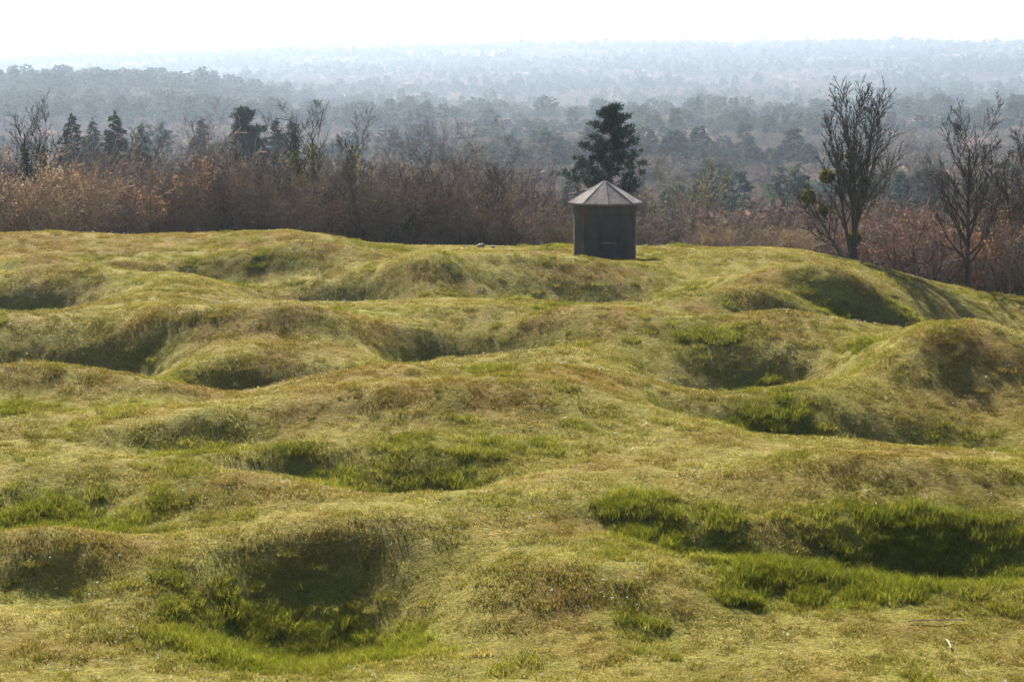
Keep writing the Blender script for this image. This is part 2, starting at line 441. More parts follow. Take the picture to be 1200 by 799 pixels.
# ------------------------------------------------------------------ instancing of uncountable stuff on points
def scatter(name, label, P, rot, scl, ix, attrs, protos, kind='stuff'):
    coll = bpy.data.collections.new(name + '_pieces')
    for k, o in enumerate(protos):
        o.name = f'{name}_piece_{k:02d}'
        coll.objects.link(o)
    me = bpy.data.meshes.new(name)
    me.vertices.add(len(P)); me.vertices.foreach_set('co', np.asarray(P, np.float32).ravel())
    for nm, a, ty in (('rot', rot, 'FLOAT_VECTOR'), ('scl', scl, 'FLOAT_VECTOR')):
        at = me.attributes.new(nm, ty, 'POINT'); at.data.foreach_set('vector', np.asarray(a, np.float32).ravel())
    at = me.attributes.new('ix', 'INT', 'POINT'); at.data.foreach_set('value', np.asarray(ix, np.int32))
    for k, a in attrs.items():
        a = np.asarray(a, np.float32)
        at = me.attributes.new(k, 'FLOAT' if a.ndim == 1 else 'FLOAT_VECTOR', 'POINT'); at.data.foreach_set('value' if a.ndim == 1 else 'vector', a.ravel())
    o = put(name, me)
    ng = bpy.data.node_groups.new(name + '_nodes', 'GeometryNodeTree')
    ng.interface.new_socket('Geometry', in_out='INPUT', socket_type='NodeSocketGeometry')
    ng.interface.new_socket('Geometry', in_out='OUTPUT', socket_type='NodeSocketGeometry')
    N = ng.nodes.new; L = ng.links.new
    gi = N('NodeGroupInput'); gout = N('NodeGroupOutput')
    ci = N('GeometryNodeCollectionInfo'); ci.inputs['Collection'].default_value = coll
    ci.inputs['Separate Children'].default_value = True; ci.inputs['Reset Children'].default_value = True
    iop = N('GeometryNodeInstanceOnPoints'); iop.inputs['Pick Instance'].default_value = True
    def na(nm, ty):
        a = N('GeometryNodeInputNamedAttribute'); a.data_type = ty; a.inputs['Name'].default_value = nm
        return a.outputs['Attribute']
    L(gi.outputs[0], iop.inputs['Points']); L(ci.outputs[0], iop.inputs['Instance'])
    L(na('ix', 'INT'), iop.inputs['Instance Index'])
    L(na('rot', 'FLOAT_VECTOR'), iop.inputs['Rotation']); L(na('scl', 'FLOAT_VECTOR'), iop.inputs['Scale'])
    L(iop.outputs[0], gout.inputs[0])
    md = o.modifiers.new('scatter', 'NODES'); md.node_group = ng
    return tag(o, label, kind=kind)
def normals(x, y, e=0.12):
    dzx = (height(x + e, y, False) - height(x - e, y, False)) / (2 * e)
    dzy = (height(x, y + e, False) - height(x, y - e, False)) / (2 * e)
    n = np.stack([-dzx, -dzy, np.ones_like(x)], -1)
    return n / np.linalg.norm(n, axis=-1, keepdims=True)
def euler_on_normal(n, spin):
    t = np.stack([np.cos(spin), np.sin(spin), np.zeros_like(spin)], -1)
    xa = t - n * np.sum(t * n, -1, keepdims=True); xa /= np.linalg.norm(xa, axis=-1, keepdims=True)
    ya = np.cross(n, xa)
    return np.stack([np.arctan2(ya[:, 2], n[:, 2]), -np.arcsin(np.clip(xa[:, 2], -1, 1)), np.arctan2(xa[:, 1], xa[:, 0])], -1)

# ---- grass
def blades(r, n, h0, h1, w, lean, seed, mat='turf', spread_pow=0.5):
    g = np.random.default_rng(seed)
    a = g.random(n) * 6.283; q = r * g.random(n) ** spread_pow
    bx, by = q * np.cos(a), q * np.sin(a)
    hh = h0 + (h1 - h0) * g.random(n) ** 1.4
    la = g.random(n) * 6.283; le = lean * (0.25 + g.random(n)) * hh
    ox, oy = np.cos(la) * le, np.sin(la) * le
    fa = g.random(n) * 6.283; wx, wy = np.cos(fa) * w * 0.5, np.sin(fa) * w * 0.5
    z0 = np.full(n, -0.02)
    v0 = np.stack([bx - wx, by - wy, z0], -1); v1 = np.stack([bx + wx, by + wy, z0], -1)
    mx, my, mz = bx + ox * 0.35, by + oy * 0.35, hh * 0.62
    v2 = np.stack([mx + wx * 0.8, my + wy * 0.8, mz], -1); v3 = np.stack([mx - wx * 0.8, my - wy * 0.8, mz], -1)
    v4 = np.stack([bx + ox, by + oy, hh * (1 - 0.12 * lean)], -1)
    V = np.stack([v0, v1, v2, v3, v4], 1).reshape(-1, 3)
    b = np.arange(n)[:, None] * 5
    Q = b + np.array([[0, 1, 2, 3]]); T3 = b + np.array([[3, 2, 4]])
    rnd = np.repeat(g.random(n), 5); tip = np.tile(np.array([0, 0, .6, .6, 1.0]), n)
    return mesh('blades', V, [Q, T3], M[mat], False, {'rnd': rnd, 'tip': tip})
turf_p = [bpy.data.objects.new('p', blades(0.36, 150, 0.010, 0.05, 0.011, 1.3, s)) for s in (1, 2, 3)]
turf_p += [bpy.data.objects.new('p', blades(0.13, 60, 0.03, 0.10, 0.010, 1.1, s)) for s in (4, 5)]
turf_p += [bpy.data.objects.new('p', blades(0.18, 120, 0.07, 0.28, 0.009, 0.85, s, 'tall')) for s in (6, 7, 8)]
def wedge(n, d0, d1, half):
    a = (rng.random(n) * 2 - 1) * half
    d = np.sqrt(d0 * d0 + (d1 * d1 - d0 * d0) * rng.random(n))
    return d * np.sin(a), d * np.cos(a)
def grass():
    x, y = wedge(36000, 25, 103, math.radians(19))
    nt = len(x)
    x2, y2 = wedge(95000, 25, 98, math.radians(18))
    lu2, oc2 = ground_masks(x2, y2)
    keep = rng.random(len(x2)) < np.clip((lu2 - 0.3) * 1.1, 0.02, 1)
    x2, y2 = x2[keep], y2[keep]
    X = np.concatenate([x, x2]); Y = np.concatenate([y, y2]); Z = height(X, Y)
    lush, och = ground_masks(X, Y)
    n = normals(X, Y); nt_ = n.copy()
    k = np.concatenate([np.where(rng.random(nt) < 0.8, rng.integers(0, 3, nt), rng.integers(3, 5, nt)),
                        rng.integers(5, 8, len(x2))])
    tall = k >= 5
    up = np.array([0, 0, 1.0]); n[tall] = n[tall] * 0.4 + up * 0.6
    n /= np.linalg.norm(n, axis=-1, keepdims=True)
    s = 0.75 + 0.6 * rng.random(len(X)) + 0.6 * fbm(X / 0.6, Y / 0.6, 2, 51)
    s = np.clip(s, 0.45, 1.8)
    sz = s * np.where(tall, 0.28 + 0.62 * np.clip(lush, 0.1, 1), 0.8 + 0.9 * lush)
    lush = np.where(tall, np.clip(lush + 0.25, 0, 1), lush)
    tone = np.clip(rng.random(len(X)) * 0.7 + 0.5 * (fbm(X / 2.2, Y / 2.2, 3, 61) + 0.4), 0, 1)
    scatter('grass', 'short mossy turf with lusher grass in the hollows', np.stack([X, Y, Z - 0.005], -1), euler_on_normal(n, rng.random(len(X)) * 6.283),
            np.stack([s, s, sz], -1), k, {'lush': lush, 'ochre': och, 'tone': tone, 'nrm': nt_}, turf_p)
grass()

# ------------------------------------------------------------------ placing things by photo column, top row and distance
def spot(px, Y):
    X = (px - 600.0) / F * (Y * math.cos(PITCH) + 4.0 * math.sin(PITCH))
    return X, Y, float(height(X, Y))
def top_z(py, Y):
    return H + Y * math.tan(math.atan((399.5 - py) / F) - PITCH)

# ------------------------------------------------------------------ the concrete turret
def turret():
    X, Y, gz = spot(709, 86.0)
    zb = min(gz, -0.15)
    root = empty('concrete_turret', (X, Y, zb))
    tag(root, 'round dark concrete turret with a conical slab roof standing on the field edge', 'turret')
    Rw = 1.235; ze = top_z(238, Y) - zb; za = top_z(212, Y) - zb
    bot = -0.6
    def shell(a0, a1, r0, r1, z0, z1, nseg, name, mat, parent):
        a = np.radians(np.linspace(a0, a1, nseg + 1))         # 0 = towards the camera, + = right
        dx, dy = np.sin(a), -np.cos(a)
        V = np.concatenate([np.stack([dx * r, dy * r, np.full_like(a, z)], -1) for r, z in ((r1, z0), (r1, z1), (r0, z1), (r0, z0))])
        n = nseg + 1; q = []
        for k in range(4):
            for i in range(nseg):
                q.append((k * n + i, k * n + i + 1, ((k + 1) % 4) * n + i + 1, ((k + 1) % 4) * n + i))
        q.append((0, n, 2 * n, 3 * n)); q.append((nseg, 3 * n + nseg, 2 * n + nseg, n + nseg))
        me = mesh(name, V, np.array(q), mat, True)
        me.set_sharp_from_angle(angle=0.6)
        return put(name, me, parent)
    # wall: four curved cast panels with open joints over an inner drum
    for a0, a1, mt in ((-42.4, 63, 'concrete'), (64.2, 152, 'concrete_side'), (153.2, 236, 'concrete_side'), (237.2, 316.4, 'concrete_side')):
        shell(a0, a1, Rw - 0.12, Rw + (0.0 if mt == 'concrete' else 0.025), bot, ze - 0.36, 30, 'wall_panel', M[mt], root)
    shell(0, 360, Rw - 0.3, Rw - 0.10, bot, ze - 0.02, 48, 'inner_drum', M['concrete'], root)
    shell(0, 360, Rw - 0.12, Rw + 0.045, ze - 0.345, ze - 0.09, 64, 'ring_beam', M['concrete_side'], root)
    shell(0, 360, Rw - 0.12, Rw + 0.005, ze - 0.089, ze + 0.0, 64, 'eave_neck', M['concrete'], root)
    # a rough mortar repair on the front panel
    g = np.random.default_rng(5)
    a = np.radians(np.linspace(-14, 20, 18)); n = len(a)
    up = 0.80 + 0.008 * g.standard_normal(n) - 0.05 * np.abs(np.linspace(-1, 1, n)); th_ = 0.03 + 0.03 * g.random(n)
    def row(r, z): return np.stack([np.sin(a) * r, -np.cos(a) * r, z], -1)
    V = np.concatenate([row(Rw - 0.01, up), row(Rw + 0.035, up - 0.01), row(Rw + 0.03, up - th_), row(Rw - 0.01, up - th_ - 0.02)])
    q = [(k * n + i, k * n + i + 1, (k + 1) * n + i + 1, (k + 1) * n + i) for k in range(3) for i in range(n - 1)]
    put('mortar_patch', mesh('mortar_patch', V, np.array(q), M['stone']), root)
    # roof: nine wedge slabs, ribs over the joints, a small cap
    roof = put('roof', None or mesh('roof', *cone_core(1.40, ze + 0.01, za - 0.11), M['concrete']), root)
    Rr = 1.56; slabs = 9; off = 3.0; th0 = 0.075
    for k in range(slabs):
        a0 = math.radians(off + k * 360 / slabs); a1 = math.radians(off + (k + 1) * 360 / slabs)
        gap = 0.012
        def P(a, r, z): return (math.sin(a) * r, -math.cos(a) * r, z)
        zt = za - 0.03 + 0.012 * g.standard_normal(); zo = 0.012 * g.standard_normal()
        am = 0.5 * (a0 + a1)
        def inset(p):                                   # pull towards the slab's middle line to leave a joint
            cx, cy = math.sin(am), -math.cos(am)
            t = p[0] * cx + p[1] * cy; nx_, ny_ = p[0] - t * cx, p[1] - t * cy
            l = math.hypot(nx_, ny_)
            f = max(0.0, (l - gap)) / l if l > 1e-6 else 0
            return (t * cx + nx_ * f, t * cy + ny_ * f, p[2])
        pts = [inset(p) for p in (P(a0, Rr, ze + 0.06 + zo), P(a1, Rr, ze + 0.06 + zo), P(a1, 0.10, zt), P(a0, 0.10, zt),
                                  P(a0, Rr - 0.01, ze + 0.06 - th0 + zo), P(a1, Rr - 0.01, ze + 0.06 - th0 + zo), P(a1, 0.10, zt - th0), P(a0, 0.10, zt - th0))]
        put('roof_slab', mesh('roof_slab', pts, np.array([(0, 1, 2, 3), (7, 6, 5, 4), (0, 4, 5, 1), (1, 5, 6, 2), (2, 6, 7, 3), (3, 7, 4, 0)]), M['roof']), roof)
        # rib over the joint
        c, s = math.sin(a0), -math.cos(a0); px_, py_ = -s, c; w = 0.03
        hgt = 0.016
        rb = []
        for r, z in ((Rr - 0.015, ze + 0.055), (0.11, za - 0.035)):
            for sw, dz in ((-w, -0.02), (w, -0.02), (w * 0.7, hgt), (-w * 0.7, hgt)):
                rb.append((c * r + px_ * sw, s * r + py_ * sw, z + dz))
        put('roof_rib', mesh('roof_rib', rb, np.array([(0, 1, 2, 3), (7, 6, 5, 4), (0, 4, 5, 1), (1, 5, 6, 2), (2, 6, 7, 3), (3, 7, 4, 0)]), M['roof']), roof)
    prof = [(0.17, za - 0.105), (0.165, za - 0.075), (0.08, za - 0.022), (0.0, za - 0.005)]
    m = 18; V = []; q = []
    for r, z in prof:
        for i in range(m): V.append((r * math.cos(i * 6.2832 / m), r * math.sin(i * 6.2832 / m), z))
    for k in range(len(prof) - 1):
        for i in range(m): q.append((k * m + i, k * m + (i + 1) % m, (k + 1) * m + (i + 1) % m, (k + 1) * m + i))
    put('roof_cap', mesh('roof_cap', V, np.array(q), M['roof']), roof)
def cone_core(R, z0, z1, m=48):
    a = np.linspace(0, 2 * math.pi, m, endpoint=False)
    V = np.concatenate([np.stack([R * np.cos(a), R * np.sin(a), np.full(m, z0)], -1), [[0, 0, z1]], [[0, 0, z0]]])
    t = np.array([(i, (i + 1) % m, m) for i in range(m)] + [((i + 1) % m, i, m + 1) for i in range(m)])
    return V, t
turret()

# ------------------------------------------------------------------ branching
def unit(v):
    l = math.sqrt(v[0] * v[0] + v[1] * v[1] + v[2] * v[2]) or 1.0
    return (v[0] / l, v[1] / l, v[2] / l)
class Tree:
    def __init__(self, seed): self.r = random.Random(seed); self.segs = []; self.tips = []
    def grow(self, p, d, L, rad, lvl, S):
        r = self.r; n = S['steps'][lvl]; wob = S['wob'][lvl]; trop = S['trop'][lvl]
        last = lvl == len(S['steps']) - 1
        kids = 0 if last else S['kids'][lvl]
        start = 0 if last else S['start'][lvl]
        rp = rad; sl = L / n
        ks = sorted(start + (1 - start) * ((i + r.random()) / kids) for i in range(kids)) if kids else []
        ki = 0; spin = r.random() * 6.283
        for i in range(n):
            d = unit((d[0] + r.gauss(0, wob), d[1] + r.gauss(0, wob), d[2] + r.gauss(0, wob) * 0.7 + trop))
            q = (p[0] + d[0] * sl, p[1] + d[1] * sl, p[2] + d[2] * sl)
            r1 = max(rad * (1 - S['taper'] * (i + 1) / n), S['rmin'])
            self.segs.append((p, q, rp, r1, lvl))
            while ki < len(ks) and ks[ki] <= (i + 1) / n:
                t = ks[ki] * n - i; f = ks[ki]; ki += 1
                b = (p[0] + (q[0] - p[0]) * t, p[1] + (q[1] - p[1]) * t, p[2] + (q[2] - p[2]) * t)
                spin += 2.4 + r.gauss(0, 0.4)
                ang = S['ang'][lvl] * (0.75 + 0.5 * r.random())
                a = unit((-d[1], d[0], 0.001)); c = (d[1] * a[2] - d[2] * a[1], d[2] * a[0] - d[0] * a[2], d[0] * a[1] - d[1] * a[0])
                cs, sn = math.cos(spin) * math.sin(ang), math.sin(spin) * math.sin(ang); ca = math.cos(ang)
                e = (d[0] * ca + a[0] * cs + c[0] * sn, d[1] * ca + a[1] * cs + c[1] * sn, d[2] * ca + a[2] * cs + c[2] * sn)
                cl = L * S['ratio'][lvl] * (0.55 + 0.6 * r.random()) * (1.15 - 0.55 * f)
                self.grow(b, e, cl, max((rp * (1 - t) + r1 * t) * S['rr'], S['rmin']), lvl + 1, S)
            p = q; rp = r1
        if lvl >= len(S['steps']) - 2: self.tips.append((p, d))
def tubes(segs, sides):
    if not segs: return np.zeros((0, 3)), np.zeros((0, 4), int)
    P0 = np.array([s[0] for s in segs]); P1 = np.array([s[1] for s in segs])
    r0 = np.array([s[2] for s in segs]); r1 = np.array([s[3] for s in segs])
    d = P1 - P0; d /= np.maximum(np.linalg.norm(d, axis=1, keepdims=True), 1e-6)
    ref = np.where(np.abs(d[:, 2:3]) > 0.9, np.array([[1.0, 0, 0]]), np.array([[0, 0, 1.0]]))
    u = np.cross(d, ref); u /= np.linalg.norm(u, axis=1, keepdims=True); v = np.cross(d, u)
    a = np.arange(sides) * 2 * math.pi / sides
    ring = u[:, None] * np.cos(a)[None, :, None] + v[:, None] * np.sin(a)[None, :, None]
    V = np.concatenate([P0[:, None] + ring * r0[:, None, None], P1[:, None] + ring * r1[:, None, None]], 1)
    n = len(segs); b = np.arange(n)[:, None] * 2 * sides
    i = np.arange(sides); j = (i + 1) % sides
    Q = np.stack([i, j, j + sides, i + sides], -1)[None] + b[:, :, None]
    return V.reshape(-1, 3), Q.reshape(-1, 4)
def branch_mesh(name, segs, mat, thick=0.03):
    big = [s for s in segs if s[2] >= thick]; small = [s for s in segs if s[2] < thick]
    V1, Q1 = tubes(big, 7); V2, Q2 = tubes(small, 3)
    g = np.random.default_rng(1)
    rnd = np.concatenate([np.repeat(g.random(len(big)), 14), np.repeat(g.random(len(small)), 6)])
    return mesh(name, np.concatenate([V1, V2]), [q for q in (Q1, Q2 + len(V1)) if len(q)], mat, True, {'rnd': rnd})
def leaf_mesh(name, C, size, mat, seed=0, stretch=1.6, dirs=None):
    """small diamond leaves at the points C"""
    g = np.random.default_rng(seed); C = np.asarray(C, float); n = len(C)
    u = g.standard_normal((n, 3)) if dirs is None else np.asarray(dirs) + 0.35 * g.standard_normal((n, 3))
    u /= np.linalg.norm(u, axis=1, keepdims=True)
    w = np.cross(u, g.standard_normal((n, 3))); w /= np.linalg.norm(w, axis=1, keepdims=True)
    s = (size * (0.6 + 0.8 * g.random(n)))[:, None]
    V = np.stack([C, C + u * s * stretch * 0.5 + w * s * 0.5, C + u * s * stretch, C + u * s * stretch * 0.5 - w * s * 0.5], 1).reshape(-1, 3)
    Q = np.arange(n)[:, None] * 4 + np.arange(4)[None]
    return mesh(name, V, Q, mat, False, {'rnd': np.repeat(g.random(n), 4)})
def ball_points(c, r, n, seed, squash=0.85):
    g = np.random.default_rng(seed)
    d = g.standard_normal((n, 3)); d /= np.linalg.norm(d, axis=1, keepdims=True)
    q = r * (0.25 + 0.75 * g.random(n) ** 0.5) * (0.85 + 0.3 * g.random(n))
    p = d * q[:, None]; p[:, 2] *= squash
    return p + np.asarray(c), d

def bare(seed, height_, stems=1, lean=0.1, S=None, r0=None, base_spread=0.1, dirs=None, lens=None):
    t = Tree(seed); r = t.r
    for k in range(stems):
        a = 6.283 * (k + 0.5 * r.random()) / max(stems, 1) + seed
        ln = lean * (0.4 + 0.8 * r.random())
        d = unit((math.cos(a) * ln, math.sin(a) * ln, 1.0)) if dirs is None else unit(dirs[k])
        b = (math.cos(a) * base_spread * (stems > 1), math.sin(a) * base_spread * (stems > 1), -0.25)
        L = height_ * (0.72 + 0.22 * r.random()) if stems > 1 else height_ * 0.93
        if lens: L = height_ * 0.95 * lens[k]
        t.grow(b, d, L + 0.25, (r0 or height_ * 0.013) * (0.7 + 0.5 * r.random()), 0, S)
    zmax = max(s[1][2] for s in t.segs)
    f = height_ / zmax
    fix = lambda p: (p[0] * f, p[1] * f, p[2] * f if p[2] > 0 else p[2])
    t.segs = [(fix(a), fix(b), c, d, l) for a, b, c, d, l in t.segs]
    t.tips = [(fix(p), d) for p, d in t.tips]
    return t
def trunk_and_crown(root, t, bark, tint, crown_from=1, thick=0.03):
    put('trunk', branch_mesh('trunk', [s for s in t.segs if s[4] < crown_from], M[bark], 0.01), root)
    c = put('crown', branch_mesh('crown', [s for s in t.segs if s[4] >= crown_from], M['twig'], thick), root)
    c.color = (*tint, 1)
    return c

S_TREE = dict(steps=[12, 8, 5, 3], kids=[26, 9, 5], start=[0.14, 0.2, 0.2], ang=[0.75, 0.6, 0.6], ratio=[0.5, 0.45, 0.42],
              wob=[0.03, 0.08, 0.13, 0.15], trop=[0.04, 0.06, 0.06, 0.05], taper=0.80, rmin=0.010, rr=0.55)
S_STEM = dict(steps=[13, 7, 5, 3], kids=[11, 7, 4], start=[0.22, 0.2, 0.2], ang=[0.5, 0.5, 0.6], ratio=[0.46, 0.48, 0.45],
              wob=[0.022, 0.05, 0.10, 0.15], trop=[0.02, 0.10, 0.07, 0.05], taper=0.80, rmin=0.010, rr=0.55)
S_WIDE = dict(steps=[13, 9, 5, 3], kids=[24, 10, 6], start=[0.16, 0.2, 0.2], ang=[0.8, 0.55, 0.6], ratio=[0.56, 0.42, 0.42],
              wob=[0.02, 0.06, 0.11, 0.15], trop=[0.03, 0.075, 0.06, 0.05], taper=0.8, rmin=0.0115, rr=0.56)
S_HERO = dict(steps=[13, 8, 5, 3], kids=[14, 9, 5], start=[0.26, 0.2, 0.2], ang=[0.62, 0.55, 0.6], ratio=[0.44, 0.42, 0.42],
              wob=[0.014, 0.05, 0.10, 0.15], trop=[0.012, 0.07, 0.06, 0.05], taper=0.8, rmin=0.0115, rr=0.55)
S_GNARL = dict(steps=[7, 8, 6, 4], kids=[7, 9, 8], start=[0.3, 0.2, 0.15], ang=[0.9, 0.8, 0.7], ratio=[0.8, 0.5, 0.42],
               wob=[0.16, 0.18, 0.2, 0.2], trop=[0.02, 0.05, 0.06, 0.05], taper=0.75, rmin=0.008, rr=0.58)
S_SHRUB = dict(steps=[7, 5, 4], kids=[8, 7], start=[0.3, 0.2], ang=[0.8, 0.8], ratio=[0.45, 0.5],
               wob=[0.12, 0.2, 0.28], trop=[0.0, 0.01, 0.0], taper=0.78, rmin=0.013, rr=0.6)
S_BRUSH = dict(steps=[6, 4, 3], kids=[9, 6], start=[0.25, 0.2], ang=[0.7, 0.8], ratio=[0.4, 0.5],
               wob=[0.12, 0.2, 0.28], trop=[0.0, 0.01, 0.0], taper=0.8, rmin=0.012, rr=0.6)
S_FAR = dict(steps=[5, 3, 2], kids=[14, 7], start=[0.3, 0.2], ang=[0.7, 0.6], ratio=[0.45, 0.5],
             wob=[0.06, 0.12, 0.15], trop=[0.03, 0.1, 0.08], taper=0.8, rmin=0.02, rr=0.5)

def mistletoe(root, c, r, seed, t=None):
    if t is not None:                                   # sit on the nearest branch
        c = min((s[1] for s in t.segs if s[2] > 0.012), key=lambda p: sum((a - b) ** 2 for a, b in zip(p, c)))
    C, d = ball_points(c, r, int(900 * r / 0.4), seed)
    put('mistletoe', leaf_mesh('mistletoe', C, 0.065, M['mistletoe'], seed, 1.8, d), root)
def ivy(root, t, z0, z1, r, n, seed, mat='ivy', lvl=(0,)):
    g = np.random.default_rng(seed)
    ss = [s for s in t.segs if s[4] in lvl and z0 <= s[1][2] <= z1]
    if not ss: return
    C = []
    for i in range(n):
        s = ss[int(g.integers(len(ss)))]; f = g.random()
        p = np.array(s[0]) * (1 - f) + np.array(s[1]) * f
        C.append(p + g.standard_normal(3) * r * (0.3 + 0.7 * g.random()))
    put('ivy', leaf_mesh('ivy', C, 0.10, M[mat], seed, 1.3), root)

# ------------------------------------------------------------------ conifers
def spruce_mesh(seed, height_, width, mat, dens=1.0):
    g = np.random.default_rng(seed)
    C = []; D = []
    n = int(height_ * 26 * dens); ls = 0.15 * max(1.0, height_ / 14.0)
    for i in range(n):
        f = (i + g.random()) / n                      # 0 bottom .. 1 top
        z = 0.06 * height_ + f * height_ * 0.93
        L = width * 0.5 * ((1 - f) ** 0.78 + 0.02) * (0.5 + 0.6 * g.random())
        a = g.random() * 6.283
        m = max(5, int(L * 34 * dens / (ls / 0.15)))
        for k in range(m):
            q = (k + g.random()) / m
            droop = -0.28 * L * q + 0.14 * L * q * q
            side = (1 - q * 0.8) * 0.22 * L * (g.random() * 2 - 1)
            C.append((math.cos(a) * L * q - math.sin(a) * side, math.sin(a) * L * q + math.cos(a) * side, z + droop - 0.05 * g.random()))
            D.append((math.cos(a) - math.sin(a) * side, math.sin(a) + math.cos(a) * side, -0.25))
    for k in range(24): C.append((0.03 * g.standard_normal(), 0.03 * g.standard_normal(), height_ * (0.93 + 0.06 * g.random()))); D.append((0, 0, 1))
    return leaf_mesh('crown', C, ls * 0.62, mat, seed, 3.8, D)
def trunk_mesh(height_, r, mat):
    t = Tree(int(height_ * 100)); p = (0, 0, -0.3)
    n = 10
    for i in range(n):
        q = (t.r.gauss(0, 0.02), t.r.gauss(0, 0.02), -0.3 + (height_ + 0.2) * (i + 1) / n)
        t.segs.append((p, q, r * (1 - 0.93 * i / n), r * (1 - 0.93 * (i + 1) / n), 0)); p = q
    return branch_mesh('trunk', t.segs, M[mat], 0.0)
def pine(root, seed, height_, crown_base, width, lean=0.0, clump=0.26, n_limb=46, tuft=13, mat='needle', round_=1.0, extra=()):
    """trunk, ascending limbs with needle tufts in clumps"""
    t = Tree(seed); r = t.r
    tr = []; p = (0, 0, -0.3); n = 12; rad = height_ * 0.018
    axis = []
    for i in range(n):
        f = (i + 1) / n
        q = (lean * f * f + r.gauss(0, 0.03), r.gauss(0, 0.03), -0.3 + (height_ * 0.97 + 0.3) * f)
        tr.append((p, q, rad * (1 - 0.9 * i / n), rad * (1 - 0.9 * f), 0)); axis.append(q); p = q
    put('trunk', branch_mesh('trunk', tr, M['bark_dark'], 0.0), root)
    limbs = []; C = []; D = []
    g = np.random.default_rng(seed)
    for k in range(n_limb + len(extra)):
        f = min(1.0, (k + r.random()) / n_limb)
        if k >= n_limb: f = 0.1
        z = crown_base + (height_ - crown_base) * f
        if k >= n_limb: z = extra[k - n_limb][0]
        ax = axis[min(n - 1, int(n * z / height_))]
        prof = (1 - f) ** 0.72 * min(1.0, 0.55 + 1.5 * f) if round_ < 1.5 else math.sqrt(max(0.02, 1 - (2 * f - 0.75) ** 2 / 1.6))
        L = width * 0.5 * prof * (0.45 + 0.75 * r.random()) + 0.12
        a = r.random() * 6.283
        if k >= n_limb: a, L = extra[k - n_limb][1:]
        q0 = (ax[0], ax[1], z); d = (math.cos(a), math.sin(a), (0.02 if k >= n_limb else 0.06) + 0.5 * f)
        m = 5; pq = q0
        for i in range(m):
            d = unit((d[0] + r.gauss(0, 0.10), d[1] + r.gauss(0, 0.10), d[2] + 0.06))
            nq = (pq[0] + d[0] * L / m, pq[1] + d[1] * L / m, pq[2] + d[2] * L / m)
            limbs.append((pq, nq, 0.035 * (1 - i / m) + 0.008, 0.035 * (1 - (i + 1) / m) + 0.008, 1))
            pq = nq
            if i >= 1 or L < 0.5:
                for b in range(2 + 2 * (i >= 3)):
                    o = (nq[0] + r.gauss(0, 0.16 + 0.06 * L), nq[1] + r.gauss(0, 0.16 + 0.06 * L), nq[2] + 0.10 * r.random() + 0.04)
                    limbs.append((nq, o, 0.012, 0.008, 1))
                    for s in range(tuft * 2):
                        v = g.standard_normal(3) * 0.75 + np.array([d[0] * 0.5, d[1] * 0.5, 0.75]); v /= np.linalg.norm(v)
                        C.append((o[0] + g.standard_normal() * clump * 0.28, o[1] + g.standard_normal() * clump * 0.28, o[2] + g.standard_normal() * clump * 0.22)); D.append(v)
    cr = put('crown', leaf_mesh('crown', C, clump * 0.2, M[mat], seed, 5.0, D), root)
    put('limbs', branch_mesh('limbs', limbs, M['bark_dark'], 0.03), cr)

# ------------------------------------------------------------------ trees standing out singly along the field edge
def tree_root(name, px, py, Y, label, cat='tree', group=None, sink=0.0):
    X, Y, z = spot(px, Y)
    root = empty(name, (X, Y, z - sink), 0.0)
    tag(root, label, cat, group)
    return root, top_z(py, Y) - z + sink
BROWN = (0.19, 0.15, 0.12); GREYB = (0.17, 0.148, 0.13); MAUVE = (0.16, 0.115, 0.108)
REDB = (0.19, 0.135, 0.11); TAN = (0.25, 0.18, 0.12); OLIVE = (0.12, 0.11, 0.06); DARK = (0.06, 0.05, 0.042); ORANGE = (0.24, 0.13, 0.06)

# the many-stemmed tree with mistletoe
root, h = tree_root('bare_tree', 1000, 86, 92.5, 'tall dark many-stemmed bare tree with mistletoe clumps in its left side')
t = bare(11, h, 6, S=S_HERO, r0=0.105, base_spread=0.24, lens=[0.80, 0.97, 1.0, 0.98, 0.86, 0.52],
         dirs=[(-0.20, 0.05, 1), (-0.09, -0.06, 1), (0.0, 0.10, 1), (0.11, -0.05, 1), (0.21, 0.05, 1), (-0.50, -0.1, 0.75)])
trunk_and_crown(root, t, 'bark_green', (0.055, 0.048, 0.038))
for c, r, s in (((-2.2, -0.1, 3.6), 0.28, 1), ((-1.15, -0.2, 3.7), 0.30, 2), ((-1.3, 0.1, 2.3), 0.18, 3), ((0.6, -0.2, 3.6), 0.2, 4), ((0.75, 0.0, 1.05), 0.3, 5), ((-0.3, -0.2, 4.6), 0.2, 6)):
    mistletoe(root, c, r, s, t)
# the two to its right
root, h = tree_root('bare_tree', 1137, 106, 92.5, 'bare tree with one straight trunk and a wide fan of branches near the right edge')
trunk_and_crown(root, bare(23, h, 1, S=S_WIDE, r0=0.12, dirs=[(0.02, 0, 1)]), 'bark_dark', (0.06, 0.046, 0.036))
root, h = tree_root('bare_tree', 1208, 128, 97, 'bare tree cut by the right edge of the picture')
trunk_and_crown(root, bare(31, h, 2, 0.15, S=S_WIDE, r0=0.09), 'bark_dark', (0.065, 0.05, 0.04))
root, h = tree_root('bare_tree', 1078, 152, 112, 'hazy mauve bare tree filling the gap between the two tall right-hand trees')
trunk_and_crown(root, bare(37, h, 4, 0.25, S=S_STEM, r0=0.06), 'bark_brown', MAUVE)
